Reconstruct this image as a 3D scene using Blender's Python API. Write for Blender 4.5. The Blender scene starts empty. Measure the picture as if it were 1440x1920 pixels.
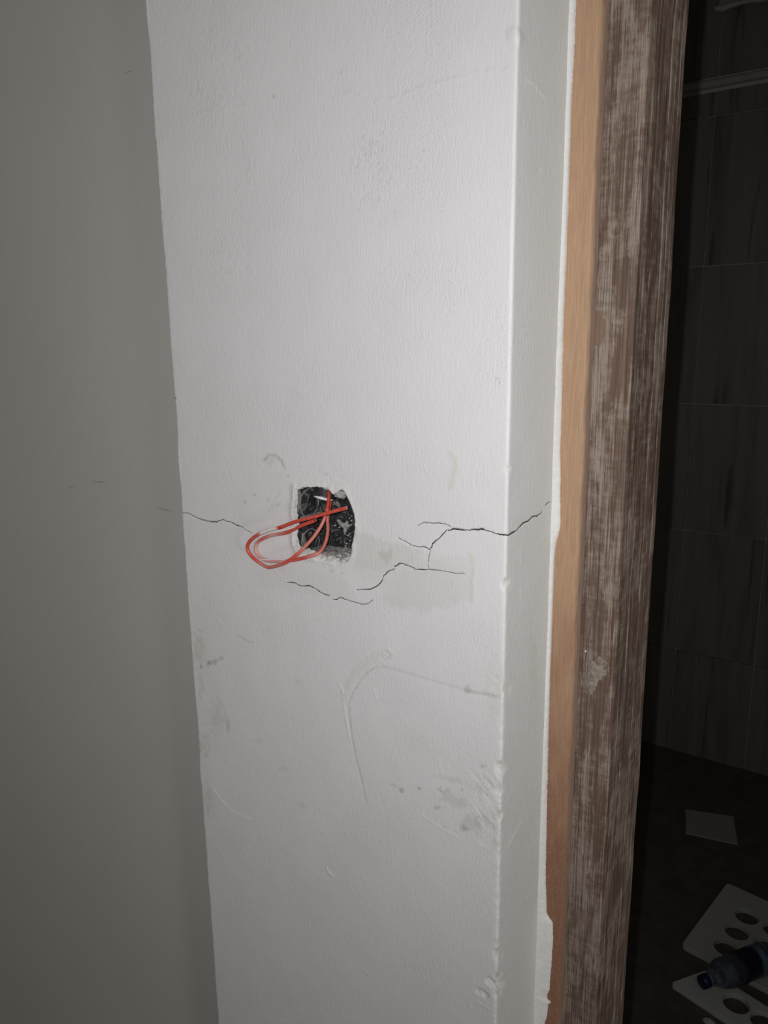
import bpy, bmesh, math, random
import numpy as np
from mathutils import Vector, Matrix
from mathutils.geometry import delaunay_2d_cdt

rng = np.random.default_rng(7)
random.seed(7)
SC = bpy.context.scene
COL = SC.collection

# ------------------------------------------------------------------ camera
# World: X along the pier face (right), Y into the wall, Z up, metres.
F_PX, CX, CY = 1440.0, 720.0, 960.0
PHI, PITCH, ROLL = math.radians(35), math.radians(12.4), math.radians(-0.74)
CAM = np.array([0.0, -0.60, 1.47])
_h = np.array([-math.sin(PHI), math.cos(PHI), 0.0])
_r0 = np.array([math.cos(PHI), math.sin(PHI), 0.0])
_z = np.array([0.0, 0.0, 1.0])
FW = _h * math.cos(PITCH) - _z * math.sin(PITCH)
_u0 = _h * math.sin(PITCH) + _z * math.cos(PITCH)
RT = _r0 * math.cos(ROLL) + _u0 * math.sin(ROLL)
UP = -_r0 * math.sin(ROLL) + _u0 * math.cos(ROLL)

def basis_matrix(loc):
    return Matrix(((RT[0], UP[0], -FW[0], loc[0]), (RT[1], UP[1], -FW[1], loc[1]),
                   (RT[2], UP[2], -FW[2], loc[2]), (0, 0, 0, 1)))

cd = bpy.data.cameras.new('camera')
cam = bpy.data.objects.new('camera', cd)
COL.objects.link(cam)
cd.sensor_fit = 'HORIZONTAL'
cd.sensor_width = 36.0
cd.lens = 36.0 * F_PX / 1440.0
cd.clip_start = 0.01
cam.matrix_world = basis_matrix(CAM)
SC.camera = cam

# ------------------------------------------------------------------ world, light, exposure
w = bpy.data.worlds.new('world')
SC.world = w
w.use_nodes = True
w.node_tree.nodes['Background'].inputs[0].default_value = (1.0, 0.97, 0.92, 1)
w.node_tree.nodes['Background'].inputs[1].default_value = 0.205

ld = bpy.data.lights.new('phone_flash', 'SPOT')      # the phone's own LED beside its lens
ld.energy = 14.2
ld.color = (0.99, 0.985, 1.0)
ld.spot_size = math.radians(130)
ld.spot_blend = 1.0
ld.shadow_soft_size = 0.003
lamp = bpy.data.objects.new('phone_flash', ld)
COL.objects.link(lamp)
lamp.matrix_world = basis_matrix(CAM - RT * 0.022 + UP * 0.012) @ Matrix.Rotation(math.radians(3.5), 4, 'Y') @ Matrix.Rotation(math.radians(8.0), 4, 'X')

rd = bpy.data.lights.new('reveal_fill', 'POINT')       # unseen fill light added at the right to brighten the reveal
rd.energy = 34.0
rd.color = (1.0, 1.0, 0.96)
rd.shadow_soft_size = 0.22
room = bpy.data.objects.new('reveal_fill', rd)
COL.objects.link(room)
room.location = (1.9, -0.85, 0.85)

SC.view_settings.view_transform = 'Standard'
SC.view_settings.look = 'None'
SC.view_settings.gamma = 1.0
SC.view_settings.use_curve_mapping = False
SC.view_settings.exposure = 0.0

# ------------------------------------------------------------------ helpers
def ray(x, y):
    return FW + RT * (x - CX) / F_PX - UP * (y - CY) / F_PX
def on_y(x, y, Y=0.0):
    d = ray(x, y); return CAM + d * ((Y - CAM[1]) / d[1])
def on_x(x, y, X):
    d = ray(x, y); return CAM + d * ((X - CAM[0]) / d[0])
def on_z(x, y, Z=0.0):
    d = ray(x, y); return CAM + d * ((Z - CAM[2]) / d[2])
def proj(P):
    d = P - CAM
    zz = d @ FW
    return CX + F_PX * (d @ RT) / zz, CY - F_PX * (d @ UP) / zz

def tag(o, label=None, cat=None, group=None, kind=None):
    for k, v in (('label', label), ('category', cat), ('group', group), ('kind', kind)):
        if v: o[k] = v
    return o

def empty(name, loc=(0, 0, 0)):
    o = bpy.data.objects.new(name, None)
    o.empty_display_size = 0.02
    o.location = loc
    COL.objects.link(o)
    return o

def link_mesh(name, me, mats, parent=None, smooth=False):
    o = bpy.data.objects.new(name, me)
    COL.objects.link(o)
    for m in (mats if isinstance(mats, (list, tuple)) else [mats]):
        me.materials.append(m)
    if smooth:
        me.polygons.foreach_set('use_smooth', [True] * len(me.polygons))
    if parent is not None:
        o.parent = parent
        o.matrix_parent_inverse = parent.matrix_basis.inverted()
    return o

def pydata(name, v, f, mats, parent=None, smooth=False):
    me = bpy.data.meshes.new(name)
    me.from_pydata([tuple(map(float, p)) for p in v], [], f)
    me.validate()
    me.update()
    return link_mesh(name, me, mats, parent, smooth)

def from_bm(name, bm, mats, parent=None, smooth=False):
    bmesh.ops.recalc_face_normals(bm, faces=bm.faces)
    me = bpy.data.meshes.new(name)
    bm.to_mesh(me)
    bm.free()
    return link_mesh(name, me, mats, parent, smooth)

def box_bm(x0, x1, y0, y1, z0, z1, bevel=0.0, bm=None):
    bm = bm or bmesh.new()
    vs = bmesh.ops.create_cube(bm, size=1.0)['verts']
    for v in vs:
        v.co = Vector((x0 + (v.co.x + .5) * (x1 - x0), y0 + (v.co.y + .5) * (y1 - y0), z0 + (v.co.z + .5) * (z1 - z0)))
    if bevel:
        es = list({e for v in vs for e in v.link_edges})
        bmesh.ops.bevel(bm, geom=es, offset=bevel, segments=2, profile=0.5, affect='EDGES')
    return bm

def vnoise(p, seed=0):
    """smooth value noise, p (N,2) or (N,3) already scaled"""
    p = np.asarray(p, float)
    if p.shape[1] == 2: p = np.c_[p, np.zeros(len(p))]
    i = np.floor(p).astype(np.int64); f = p - i
    f = f * f * (3 - 2 * f)
    def hsh(a):
        n = (a[:, 0] * 374761393 + a[:, 1] * 668265263 + a[:, 2] * 2147483647 + seed * 974711) & 0xffffffff
        n = ((n ^ (n >> 13)) * 1274126177) & 0xffffffff
        return ((n ^ (n >> 16)) & 0xffff) / 65535.0
    out = 0
    for dx in (0, 1):
        for dy in (0, 1):
            for dz in (0, 1):
                wgt = (f[:, 0] if dx else 1 - f[:, 0]) * (f[:, 1] if dy else 1 - f[:, 1]) * (f[:, 2] if dz else 1 - f[:, 2])
                out = out + wgt * hsh(i + np.array([dx, dy, dz]))
    return out

def seg_dist(P, poly, wid=None):
    """distance of points P(N,2) to a polyline, and interpolated width"""
    best = np.full(len(P), 1e9); bw = np.zeros(len(P))
    for k in range(len(poly) - 1):
        a, b = np.array(poly[k]), np.array(poly[k + 1])
        ab = b - a
        t = np.clip(((P - a) @ ab) / max(ab @ ab, 1e-18), 0, 1)
        d = np.hypot(*(P - a - t[:, None] * ab).T)
        m = d < best
        best[m] = d[m]
        if wid is not None: bw[m] = (wid[k] + (wid[k + 1] - wid[k]) * t)[m]
    return best, bw

def in_poly(P, poly):
    x, y = P[:, 0], P[:, 1]
    ins = np.zeros(len(P), bool)
    n = len(poly)
    for i in range(n):
        x0, y0 = poly[i]; x1, y1 = poly[(i + 1) % n]
        c = (y0 > y) != (y1 > y)
        with np.errstate(divide='ignore', invalid='ignore'):
            ins ^= c & (x < (x1 - x0) * (y - y0) / (y1 - y0 + 1e-30) + x0)
    return ins

# ------------------------------------------------------------------ material helpers
class NT:
    def __init__(s, name):
        s.m = bpy.data.materials.new(name); s.m.use_nodes = True
        s.t = s.m.node_tree; s.b = s.t.nodes['Principled BSDF']
    def n(s, typ, ins=None, **kw):
        nd = s.t.nodes.new(typ)
        for k, v in kw.items(): setattr(nd, k, v)
        for k, v in (ins or {}).items():
            if hasattr(v, 'is_output'): s.t.links.new(v, nd.inputs[k])
            else: nd.inputs[k].default_value = v
        return nd
    def out(s, nd, k=0): return nd.outputs[k]
    def set(s, k, v):
        if hasattr(v, 'is_output'): s.t.links.new(v, s.b.inputs[k])
        else: s.b.inputs[k].default_value = v
    def coords(s, scale=(1, 1, 1), kind='Object'):
        tc = s.n('ShaderNodeTexCoord')
        return s.n('ShaderNodeMapping', {'Vector': tc.outputs[kind], 'Scale': scale}).outputs[0]
    def noise(s, vec, scale, detail=4, rough=.55, dist=0.0):
        return s.n('ShaderNodeTexNoise', {'Vector': vec, 'Scale': scale, 'Detail': detail, 'Roughness': rough, 'Distortion': dist}).outputs[0]
    def ramp(s, fac, stops):
        nd = s.n('ShaderNodeValToRGB', {'Fac': fac})
        cr = nd.color_ramp
        while len(cr.elements) > len(stops): cr.elements.remove(cr.elements[-1])
        while len(cr.elements) < len(stops): cr.elements.new(1.0)
        for e, (p, c) in zip(cr.elements, stops):
            e.position = p
            e.color = (c, c, c, 1) if isinstance(c, (int, float)) else (*c, 1)
        return nd.outputs[0]
    def mix(s, fac, a, b, mode='MIX'):
        nd = s.n('ShaderNodeMix', data_type='RGBA', blend_type=mode)
        for idx, v in ((0, fac), (6, a), (7, b)):
            if hasattr(v, 'is_output'): s.t.links.new(v, nd.inputs[idx])
            else: nd.inputs[idx].default_value = v if idx == 0 else (*v, 1)
        return nd.outputs[2]
    def math(s, op, a, b=0.0):
        nd = s.n('ShaderNodeMath', operation=op)
        for i, v in enumerate((a, b)):
            if hasattr(v, 'is_output'): s.t.links.new(v, nd.inputs[i])
            else: nd.inputs[i].default_value = v
        return nd.outputs[0]
    def bump(s, h, strength, dist, normal=None):
        ins = {'Height': h, 'Strength': strength, 'Distance': dist}
        if normal is not None: ins['Normal'] = normal
        return s.n('ShaderNodeBump', ins).outputs[0]

def simple(name, col, rough=.6, noise_amt=0.0, scale=60, bump=0.0, metal=0.0, spec=.5):
    t = NT(name)
    t.set('Roughness', rough); t.set('Metallic', metal); t.set('Specular IOR Level', spec)
    v = t.coords()
    n = t.noise(v, scale, 5)
    if noise_amt:
        lo = tuple(c * (1 - noise_amt) for c in col); hi = tuple(min(1, c * (1 + noise_amt)) for c in col)
        t.set('Base Color', t.ramp(n, [(.3, lo), (.7, hi)]))
    else:
        t.set('Base Color', (*col, 1))
    if bump: t.set('Normal', t.bump(n, 1.0, bump))
    return t.m

def paint_material():
    t = NT('painted_plaster')
    att = t.n('ShaderNodeAttribute', attribute_name='stain')
    v = t.coords()
    fine = t.noise(v, 520, 3, .6)
    brushed = t.noise(t.coords((420, 420, 90)), 1.0, 3, .6)
    patch = t.ramp(t.noise(v, 9, 2, .5), [(.42, 0.15), (.62, 1.0)])
    tone = t.ramp(t.noise(v, 14, 5, .6), [(.25, (.965, .965, .962)), (.75, (1, 1, 1))])
    col = t.mix(1.0, att.outputs['Color'], tone, 'MULTIPLY')
    pits = t.ramp(t.noise(v, 260, 2, .5), [(.30, .80), (.36, 1.0)])
    col = t.mix(t.math('MULTIPLY', patch, .5), col, t.mix(1.0, col, pits, 'MULTIPLY'))
    t.set('Base Color', col)
    t.set('Roughness', .48); t.set('Specular IOR Level', .35)
    rough_fac = t.math('MULTIPLY', att.outputs['Alpha'], patch)
    n1 = t.bump(brushed, .55, .0006)
    nd = t.n('ShaderNodeBump', {'Height': fine, 'Distance': .0011, 'Normal': n1})
    t.t.links.new(rough_fac, nd.inputs['Strength'])
    t.set('Normal', nd.outputs[0])
    return t.m

def plain_paint(name, col, bump=.0004):
    t = NT(name)
    v = t.coords()
    tone = t.ramp(t.noise(v, 3.5, 5, .6), [(.25, tuple(c * .94 for c in col)), (.75, col)])
    t.set('Base Color', tone)
    t.set('Roughness', .55); t.set('Specular IOR Level', .35)
    t.set('Normal', t.bump(t.noise(v, 350, 3), .6, bump))
    return t.m

def wood_material():
    t = NT('weathered_wood')
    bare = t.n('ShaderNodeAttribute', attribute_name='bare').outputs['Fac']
    v = t.coords()
    grain = t.noise(t.coords((520, 150, 8)), 1.0, 6, .62, .3)
    fibre = t.noise(t.coords((1500, 380, 34)), 1.0, 5, .7)
    bands = t.noise(t.coords((120, 45, 1.6)), 1.0, 4, .6)
    patch = t.noise(t.coords((60, 30, 16)), 1.0, 6, .65, .4)
    ripples = t.noise(t.coords((70, 40, 170)), 1.0, 4, .65)
    dark = t.ramp(grain, [(.28, (.080, .050, .037)), (.52, (.150, .103, .078)), (.74, (.235, .172, .135))])
    red = t.ramp(grain, [(.3, (.095, .048, .033)), (.7, (.165, .098, .070))])
    base = t.mix(t.ramp(bands, [(.52, 0), (.64, .7)]), dark, red)
    grey = t.ramp(fibre, [(.28, (.20, .153, .122)), (.70, (.39, .318, .266))])
    gm = t.math('ADD', t.math('MULTIPLY', patch, .50), t.math('MULTIPLY', grain, .28))
    gm = t.math('ADD', gm, t.math('MULTIPLY', ripples, .20))
    gm = t.math('ADD', gm, t.math('MULTIPLY', t.math('SUBTRACT', fibre, .5), .22))
    base = t.mix(t.ramp(gm, [(.46, 0), (.56, .9)]), base, grey)
    base = t.mix(t.math('MULTIPLY', t.ramp(fibre, [(.30, .75), (.44, 0)]), .8), base, (.045, .027, .020))
    pale = t.ramp(t.noise(t.coords((300, 120, 60)), 1.0, 5, .75), [(.64, 0), (.76, .6)])
    base = t.mix(pale, base, (.44, .39, .345))
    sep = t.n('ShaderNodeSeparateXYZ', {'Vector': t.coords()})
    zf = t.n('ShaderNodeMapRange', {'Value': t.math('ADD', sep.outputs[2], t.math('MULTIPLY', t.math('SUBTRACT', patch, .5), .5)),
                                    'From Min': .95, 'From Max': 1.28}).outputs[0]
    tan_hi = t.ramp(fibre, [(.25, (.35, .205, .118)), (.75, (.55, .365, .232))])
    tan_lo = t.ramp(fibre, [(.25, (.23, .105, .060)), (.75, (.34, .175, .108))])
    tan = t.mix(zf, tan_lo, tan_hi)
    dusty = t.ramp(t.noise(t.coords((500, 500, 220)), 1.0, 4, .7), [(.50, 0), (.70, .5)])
    tan = t.mix(dusty, tan, (.36, .27, .21))
    knots = t.ramp(t.noise(t.coords((160, 160, 60)), 1.0, 1), [(.16, 0.55), (.2, 0)])
    tan = t.mix(knots, tan, (.16, .09, .05))
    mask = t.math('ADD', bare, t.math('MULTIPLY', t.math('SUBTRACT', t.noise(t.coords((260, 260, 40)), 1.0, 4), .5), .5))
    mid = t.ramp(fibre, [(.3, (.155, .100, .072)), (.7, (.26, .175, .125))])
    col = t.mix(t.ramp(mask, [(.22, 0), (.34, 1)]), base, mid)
    col = t.mix(t.ramp(mask, [(.55, 0), (.95, 1)]), col, tan)
    t.set('Base Color', col)
    t.set('Roughness', .72); t.set('Specular IOR Level', .25)
    hgt = t.math('ADD', t.math('MULTIPLY', grain, .7), t.math('MULTIPLY', fibre, .5))
    t.set('Normal', t.bump(hgt, .7, .0011))
    return t.m

def tile_material():
    t = NT('striated_wall_tile')
    oi = t.n('ShaderNodeObjectInfo')
    tc = t.n('ShaderNodeTexCoord')
    off = t.n('ShaderNodeVectorMath', {0: tc.outputs['Object'], 1: oi.outputs['Location']}, operation='ADD')
    rnd = t.n('ShaderNodeCombineXYZ', {'X': t.math('MULTIPLY', oi.outputs['Random'], 9.0), 'Z': t.math('MULTIPLY', oi.outputs['Random'], 5.0)})
    vec = t.n('ShaderNodeVectorMath', {0: off.outputs[0], 1: rnd.outputs[0]}, operation='ADD').outputs[0]
    mp = t.n('ShaderNodeMapping', {'Vector': vec, 'Scale': (17, 1, 1.3)}).outputs[0]
    n1 = t.noise(mp, 1.0, 5, .6, .5)
    mp2 = t.n('ShaderNodeMapping', {'Vector': vec, 'Scale': (34, 1, 1.7)}).outputs[0]
    n2 = t.noise(mp2, 1.0, 3, .5, .8)
    col = t.ramp(n1, [(.28, (.120, .103, .083)), (.5, (.178, .162, .140)), (.72, (.210, .194, .170))])
    vein = t.ramp(n2, [(.30, 1.0), (.37, 0.0)])
    t.set('Base Color', t.mix(t.math('MULTIPLY', vein, .7), col, (.06, .050, .042)))
    t.set('Roughness', .3); t.set('Specular IOR Level', .4)
    return t.m

def box_plastic():
    t = NT('black_box_plastic')
    v = t.coords()
    n = t.noise(v, 95, 6, .68, 1.2)
    dust = t.noise(v, 260, 5, .7)
    col = t.ramp(dust, [(.35, (.012, .012, .013)), (.55, (.034, .035, .037)), (.75, (.11, .11, .11))])
    sm = t.ramp(n, [(.545, 0), (.60, .65)])
    col = t.mix(sm, col, t.ramp(dust, [(.3, (.12, .12, .115)), (.7, (.30, .30, .29))]))
    specks = t.ramp(t.noise(v, 420, 1), [(.72, 0), (.76, .8)])
    t.set('Base Color', t.mix(specks, col, (.55, .55, .53)))
    t.set('Roughness', .5)
    t.set('Normal', t.bump(n, .6, .0008))
    return t.m

def wire_material():
    t = NT('wire_insulation')
    att = t.n('ShaderNodeAttribute', attribute_name='tint').outputs['Color']
    v = t.coords()
    dust = t.ramp(t.noise(v, 420, 5, .7), [(.52, 0), (.72, .6)])
    spots = t.ramp(t.noise(v, 900, 2), [(.70, 0), (.75, .8)])
    c = t.mix(dust, att, (.62, .36, .32))
    c = t.mix(spots, c, (.75, .66, .60))
    t.set('Base Color', c)
    t.set('Roughness', .42)
    return t.m

def lump_material(name, a, b, bump=.0012):
    t = NT(name)
    v = t.coords()
    n = t.noise(v, 220, 6, .65)
    t.set('Base Color', t.ramp(n, [(.32, a), (.68, b)]))
    t.set('Roughness', .9); t.set('Specular IOR Level', .15)
    t.set('Normal', t.bump(n, .9, bump))
    return t.m

M_PAINT = paint_material()
M_CRACK = simple('crack_shade', (.10, .095, .09), .95, .4, 300)  # shade inside the cracks put into the colour, grooves would look lit
M_RIM = lump_material('broken_plaster', (.54, .53, .50), (.72, .71, .685), .0007)
M_CEMENT = lump_material('grey_cement', (.23, .225, .21), (.56, .55, .53))
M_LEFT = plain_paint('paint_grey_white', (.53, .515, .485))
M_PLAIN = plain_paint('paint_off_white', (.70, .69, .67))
M_WOOD = wood_material()
M_TILE = tile_material()
M_GROUT = simple('pale_grout', (.44, .43, .40), .9, .15, 200)
M_TRIM = simple('tile_trim_glaze', (.34, .33, .30), .35, .1, 40)
M_FLOOR = simple('dusty_dark_floor', (.085, .074, .056), .85, .25, 18, .001)
M_BOX = box_plastic()
M_RIDGE = lump_material('dusty_grey_plastic', (.10, .10, .10), (.34, .34, .335), .0005)
M_WIRE = wire_material()
M_COPPER = simple('dull_copper', (.55, .30, .24), .4, .2, 500, 0, .6)
M_WHITE = simple('torn_white_plastic', (.86, .86, .85), .55, .05, 200)
M_FOAM = simple('white_foam', (.44, .435, .385), .8, .06, 220, .0006)
M_FOAM2 = simple('white_foam_clean', (.52, .52, .50), .8, .05, 220, .0006)
M_PAPER = simple('dusty_white_tile', (.30, .29, .265), .7, .08, 40)

# ------------------------------------------------------------------ room shell
X_L, X_R = -0.7185, -0.2887                      # pier's two edges
SPL = math.radians(11)                           # the reveal is plastered slightly splayed
SS, CS = math.sin(SPL), math.cos(SPL)
def on_rev(x, y):
    d = ray(x, y); nx, ny = CS, -SS
    t = (nx * (X_R - CAM[0]) + ny * (0 - CAM[1])) / (nx * d[0] + ny * d[1])
    return CAM + d * t
_e = on_rev(1041, 950)
T_REV = math.hypot(_e[0] - X_R, _e[1])           # length of the reveal
X_F, D_REV = _e[0], _e[1]                        # where the door frame starts
YF = D_REV + .0005; YD = YF + .0058              # faces of the frame: bare strip, dark board
XT = on_y(1097, 950, YF)[0]; XA = on_y(1170, 950, YD)[0]
YE = on_x(1231, 950, XA)[1]
Y_LEFT, Y_IN, Y_TILE = 0.035, YE + .001, 2.10        # far wall beside the pier, bathroom side, tiled wall
H = 2.75

def struct(name, bm, m, label, parent=None):
    o = from_bm(name, bm, m, parent)
    return tag(o, label, None, None, 'structure')

struct('floor', box_bm(-3.0, 3.0, -2.4, Y_TILE + .15, -.12, 0), M_FLOOR, 'dark dusty floor running through the doorway to the tiled wall')
struct('ceiling', box_bm(-3.0, 3.0, -2.4, Y_TILE + .15, H, H + .1), M_PLAIN, 'plain off white ceiling over both rooms')
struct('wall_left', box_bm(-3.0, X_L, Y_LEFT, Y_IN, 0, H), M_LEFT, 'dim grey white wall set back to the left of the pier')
bm = box_bm(.62, 3.0, 0, Y_IN, 0, H)
box_bm(X_F, .62, 0, Y_IN, 2.12, H, bm=bm)
struct('wall_right', bm, M_PLAIN, 'off white wall and lintel beyond the door opening')
struct('wall_bathroom_left', box_bm(-1.30, -1.2, Y_IN, Y_TILE, 0, H), M_PLAIN, 'side wall of the dark bathroom')
struct('wall_bathroom_right', box_bm(.95, 1.05, Y_IN, Y_TILE, 0, H), M_PLAIN, 'other side wall of the dark bathroom')

# ------------------------------------------------------------------ pier with hole and cracks (wall_front)
R_L, R_R = 0.004, 0.0028
W_F = X_R - X_L
U0, U1 = -Y_LEFT, W_F + T_REV

def surf(u):
    """arc length u -> X, Y, normal (nx, ny) round both corners of the pier"""
    u = np.asarray(u, float)
    X = np.empty_like(u); Y = np.empty_like(u); NX = np.empty_like(u); NY = np.empty_like(u)
    def put(m, x, y, nx, ny):
        X[m], Y[m], NX[m], NY[m] = x, y, nx, ny
    m = u < 0; put(m, X_L, -u[m], -1, 0)
    m = (u >= 0) & (u <= W_F); put(m, X_L + u[m], 0, 0, -1)
    m = u > W_F; put(m, X_R + (u[m] - W_F) * SS, (u[m] - W_F) * CS, CS, -SS)
    for uc, r, c, d1, d2 in ((0, R_L, (X_L, 0), (0, -1), (1, 0)), (W_F, R_R, (X_R, 0), (1, 0), (SS, CS))):
        m = np.abs(u - uc) < r
        s = (u[m] - uc + r) / (2 * r)
        p0 = np.array(c) - r * np.array(d1); p1 = np.array(c); p2 = np.array(c) + r * np.array(d2)
        q = np.outer((1 - s) ** 2, p0) + np.outer(2 * s * (1 - s), p1) + np.outer(s ** 2, p2)
        tg = np.outer(1 - s, p1 - p0) + np.outer(s, p2 - p1)
        tg /= np.linalg.norm(tg, axis=1)[:, None]
        put(m, q[:, 0], q[:, 1], tg[:, 1], -tg[:, 0])
    return X, Y, NX, NY

def uz(x, y):
    p = on_y(x, y, 0.0)
    if p[0] <= X_R: return (p[0] - X_L, p[2])
    p = on_rev(x, y)
    return (W_F + math.hypot(p[0] - X_R, p[1]), p[2])

CRACKS = [
    [(339, 961, .7), (352, 962, 1.3), (372, 972, 1.0), (390, 977, 1.6), (405, 979, 2.0), (417, 974, 1.4), (430, 978, 1.5), (447, 986, 1.9), (456, 990, .6)],
    [(456, 992, .5), (464, 996, .8), (471, 1000, .5)],
    [(746, 1008, .5), (771, 1022, .8), (785, 1025.5, 1.0), (796, 1026, 1.2), (806, 1030.5, 1.2)],
    [(806, 1030, 1.3), (812, 1018, 2.3), (821, 1011, 1.6), (829, 1003, 1.8), (836, 995, 1.0), (845, 994, 1.5), (852, 991.5, 3.0), (866, 993, 2.6), (872, 994, 1.2), (882, 994, 1.5), (890, 992.5, 3.0), (906, 992, 3.1), (909, 994, 1.4), (916, 996, 1.0), (932, 1001, 1.6), (944, 1003, 2.4), (951, 1003.6, 2.6),
     (955, 1003, 2.6), (963, 998, 2.4), (968, 995, 1.7), (974, 989, 1.5), (979.5, 982.5, 2.2), (990.5, 977, 2.2), (999, 969, 1.9), (1007, 968, 2.3), (1015, 962.5, .9), (1019, 957, .5)],
    [(1022, 948, .7), (1027, 943, 1.6), (1032, 941, 1.0)],
    [(782, 986, .4), (793, 980, .7), (815, 981, 1.0), (836, 982.5, .9), (846, 989, .5)],
    [(806, 1032, .6), (803, 1046, .7), (802, 1066, .7)],
    [(668, 1107, .6), (678, 1105, .9), (693, 1105, 1.9), (706, 1099.5, 2.1), (714, 1092, 1.7), (718, 1082, 1.2), (727, 1072, 2.1), (739, 1066, 1.0)],
    [(739.5, 1062.5, 2.2), (750, 1056, 2.2), (757, 1057.5, 1.3), (765, 1060.5, 1.0), (773, 1064, 1.3), (780, 1068, 1.1), (790, 1068, 2.0), (802, 1067.5, 1.1), (827, 1070, .7), (852, 1075, .7), (871, 1076, .4)],
    [(537, 1093, .6), (543, 1092, 1.9), (553, 1093, 1.7), (564, 1099, .8), (575, 1098.5, 1.7), (580, 1098, 1.8), (590, 1103, .9), (597, 1108.5, 1.3), (607, 1114, 1.2), (618, 1116.5, 1.4)],
    [(623, 1123, .9), (630, 1124.5, 1.6), (637, 1120, 1.3), (655, 1126.5, .9), (678, 1133, .8), (688, 1133, 1.0), (699, 1124.5, .6)],
]
def crack_uz(c):
    pts, ws = [], []
    for k in range(len(c) - 1):
        x0, y0, w0 = c[k]; x1, y1, w1 = c[k + 1]
        n = max(1, int(math.hypot(x1 - x0, y1 - y0) / 2.5))
        for i in range(n):
            t = i / n
            j = 0 if i == 0 else .45
            x, y = x0 + (x1 - x0) * t + rng.normal(0, j), y0 + (y1 - y0) * t + rng.normal(0, j)
            pts.append(uz(x, y)); ws.append((w0 + (w1 - w0) * t) * rng.uniform(.8, 1.2) * .00050)
    pts.append(uz(*c[-1][:2])); ws.append(c[-1][2] * .0005)
    return np.array(pts), np.array(ws)
CK = [crack_uz(c) for c in CRACKS]

HOLE_C = [(640, 410), (660, 417), (680, 418), (700, 405), (720, 396), (750, 399), (780, 401), (805, 398), (830, 395), (855, 399), (880, 398), (905, 403), (930, 412), (950, 424), (965, 440), (977, 455), (988, 464), (1000, 455), (1012, 444), (1035, 430), (1060, 421), (1075, 426), (1085, 440), (1100, 466), (1112, 488), (1125, 518), (1140, 552), (1153, 587), (1165, 622), (1175, 656), (1180, 690), (1179, 725), (1180, 760), (1174, 795), (1172, 830), (1165, 865), (1160, 900), (1150, 935), (1153, 970), (1148, 1005), (1136, 1035), (1124, 1062), (1105, 1080), (1085, 1091), (1060, 1084), (1040, 1090), (1010, 1076), (980, 1072), (950, 1060), (920, 1062), (890, 1050), (860, 1046), (830, 1036), (800, 1031), (770, 1017), (740, 1012), (715, 1000), (690, 996), (668, 981), (650, 964), (636, 938), (620, 912), (616, 880), (604, 850), (608, 825), (614, 800), (630, 780), (642, 758), (640, 738), (646, 718), (630, 704), (612, 690), (604, 662), (592, 640), (602, 615), (598, 590), (610, 565), (612, 540), (624, 510), (626, 480), (634, 458), (628, 438)]
def c1(x, y): return 420 + x / 4.8, 830 + y / 4.8
HOLE_C = [(x + (645 - x) * .62 if x < 645 and 420 < y < 980 else x, y) for x, y in HOLE_C]
HOLE = np.array([uz(*c1(x, y)) for x, y in HOLE_C])
HOLE = np.vstack([[HOLE[i], (HOLE[i] + HOLE[(i + 1) % len(HOLE)]) / 2 + rng.normal(0, .00025, 2)] for i in range(len(HOLE))])

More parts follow.
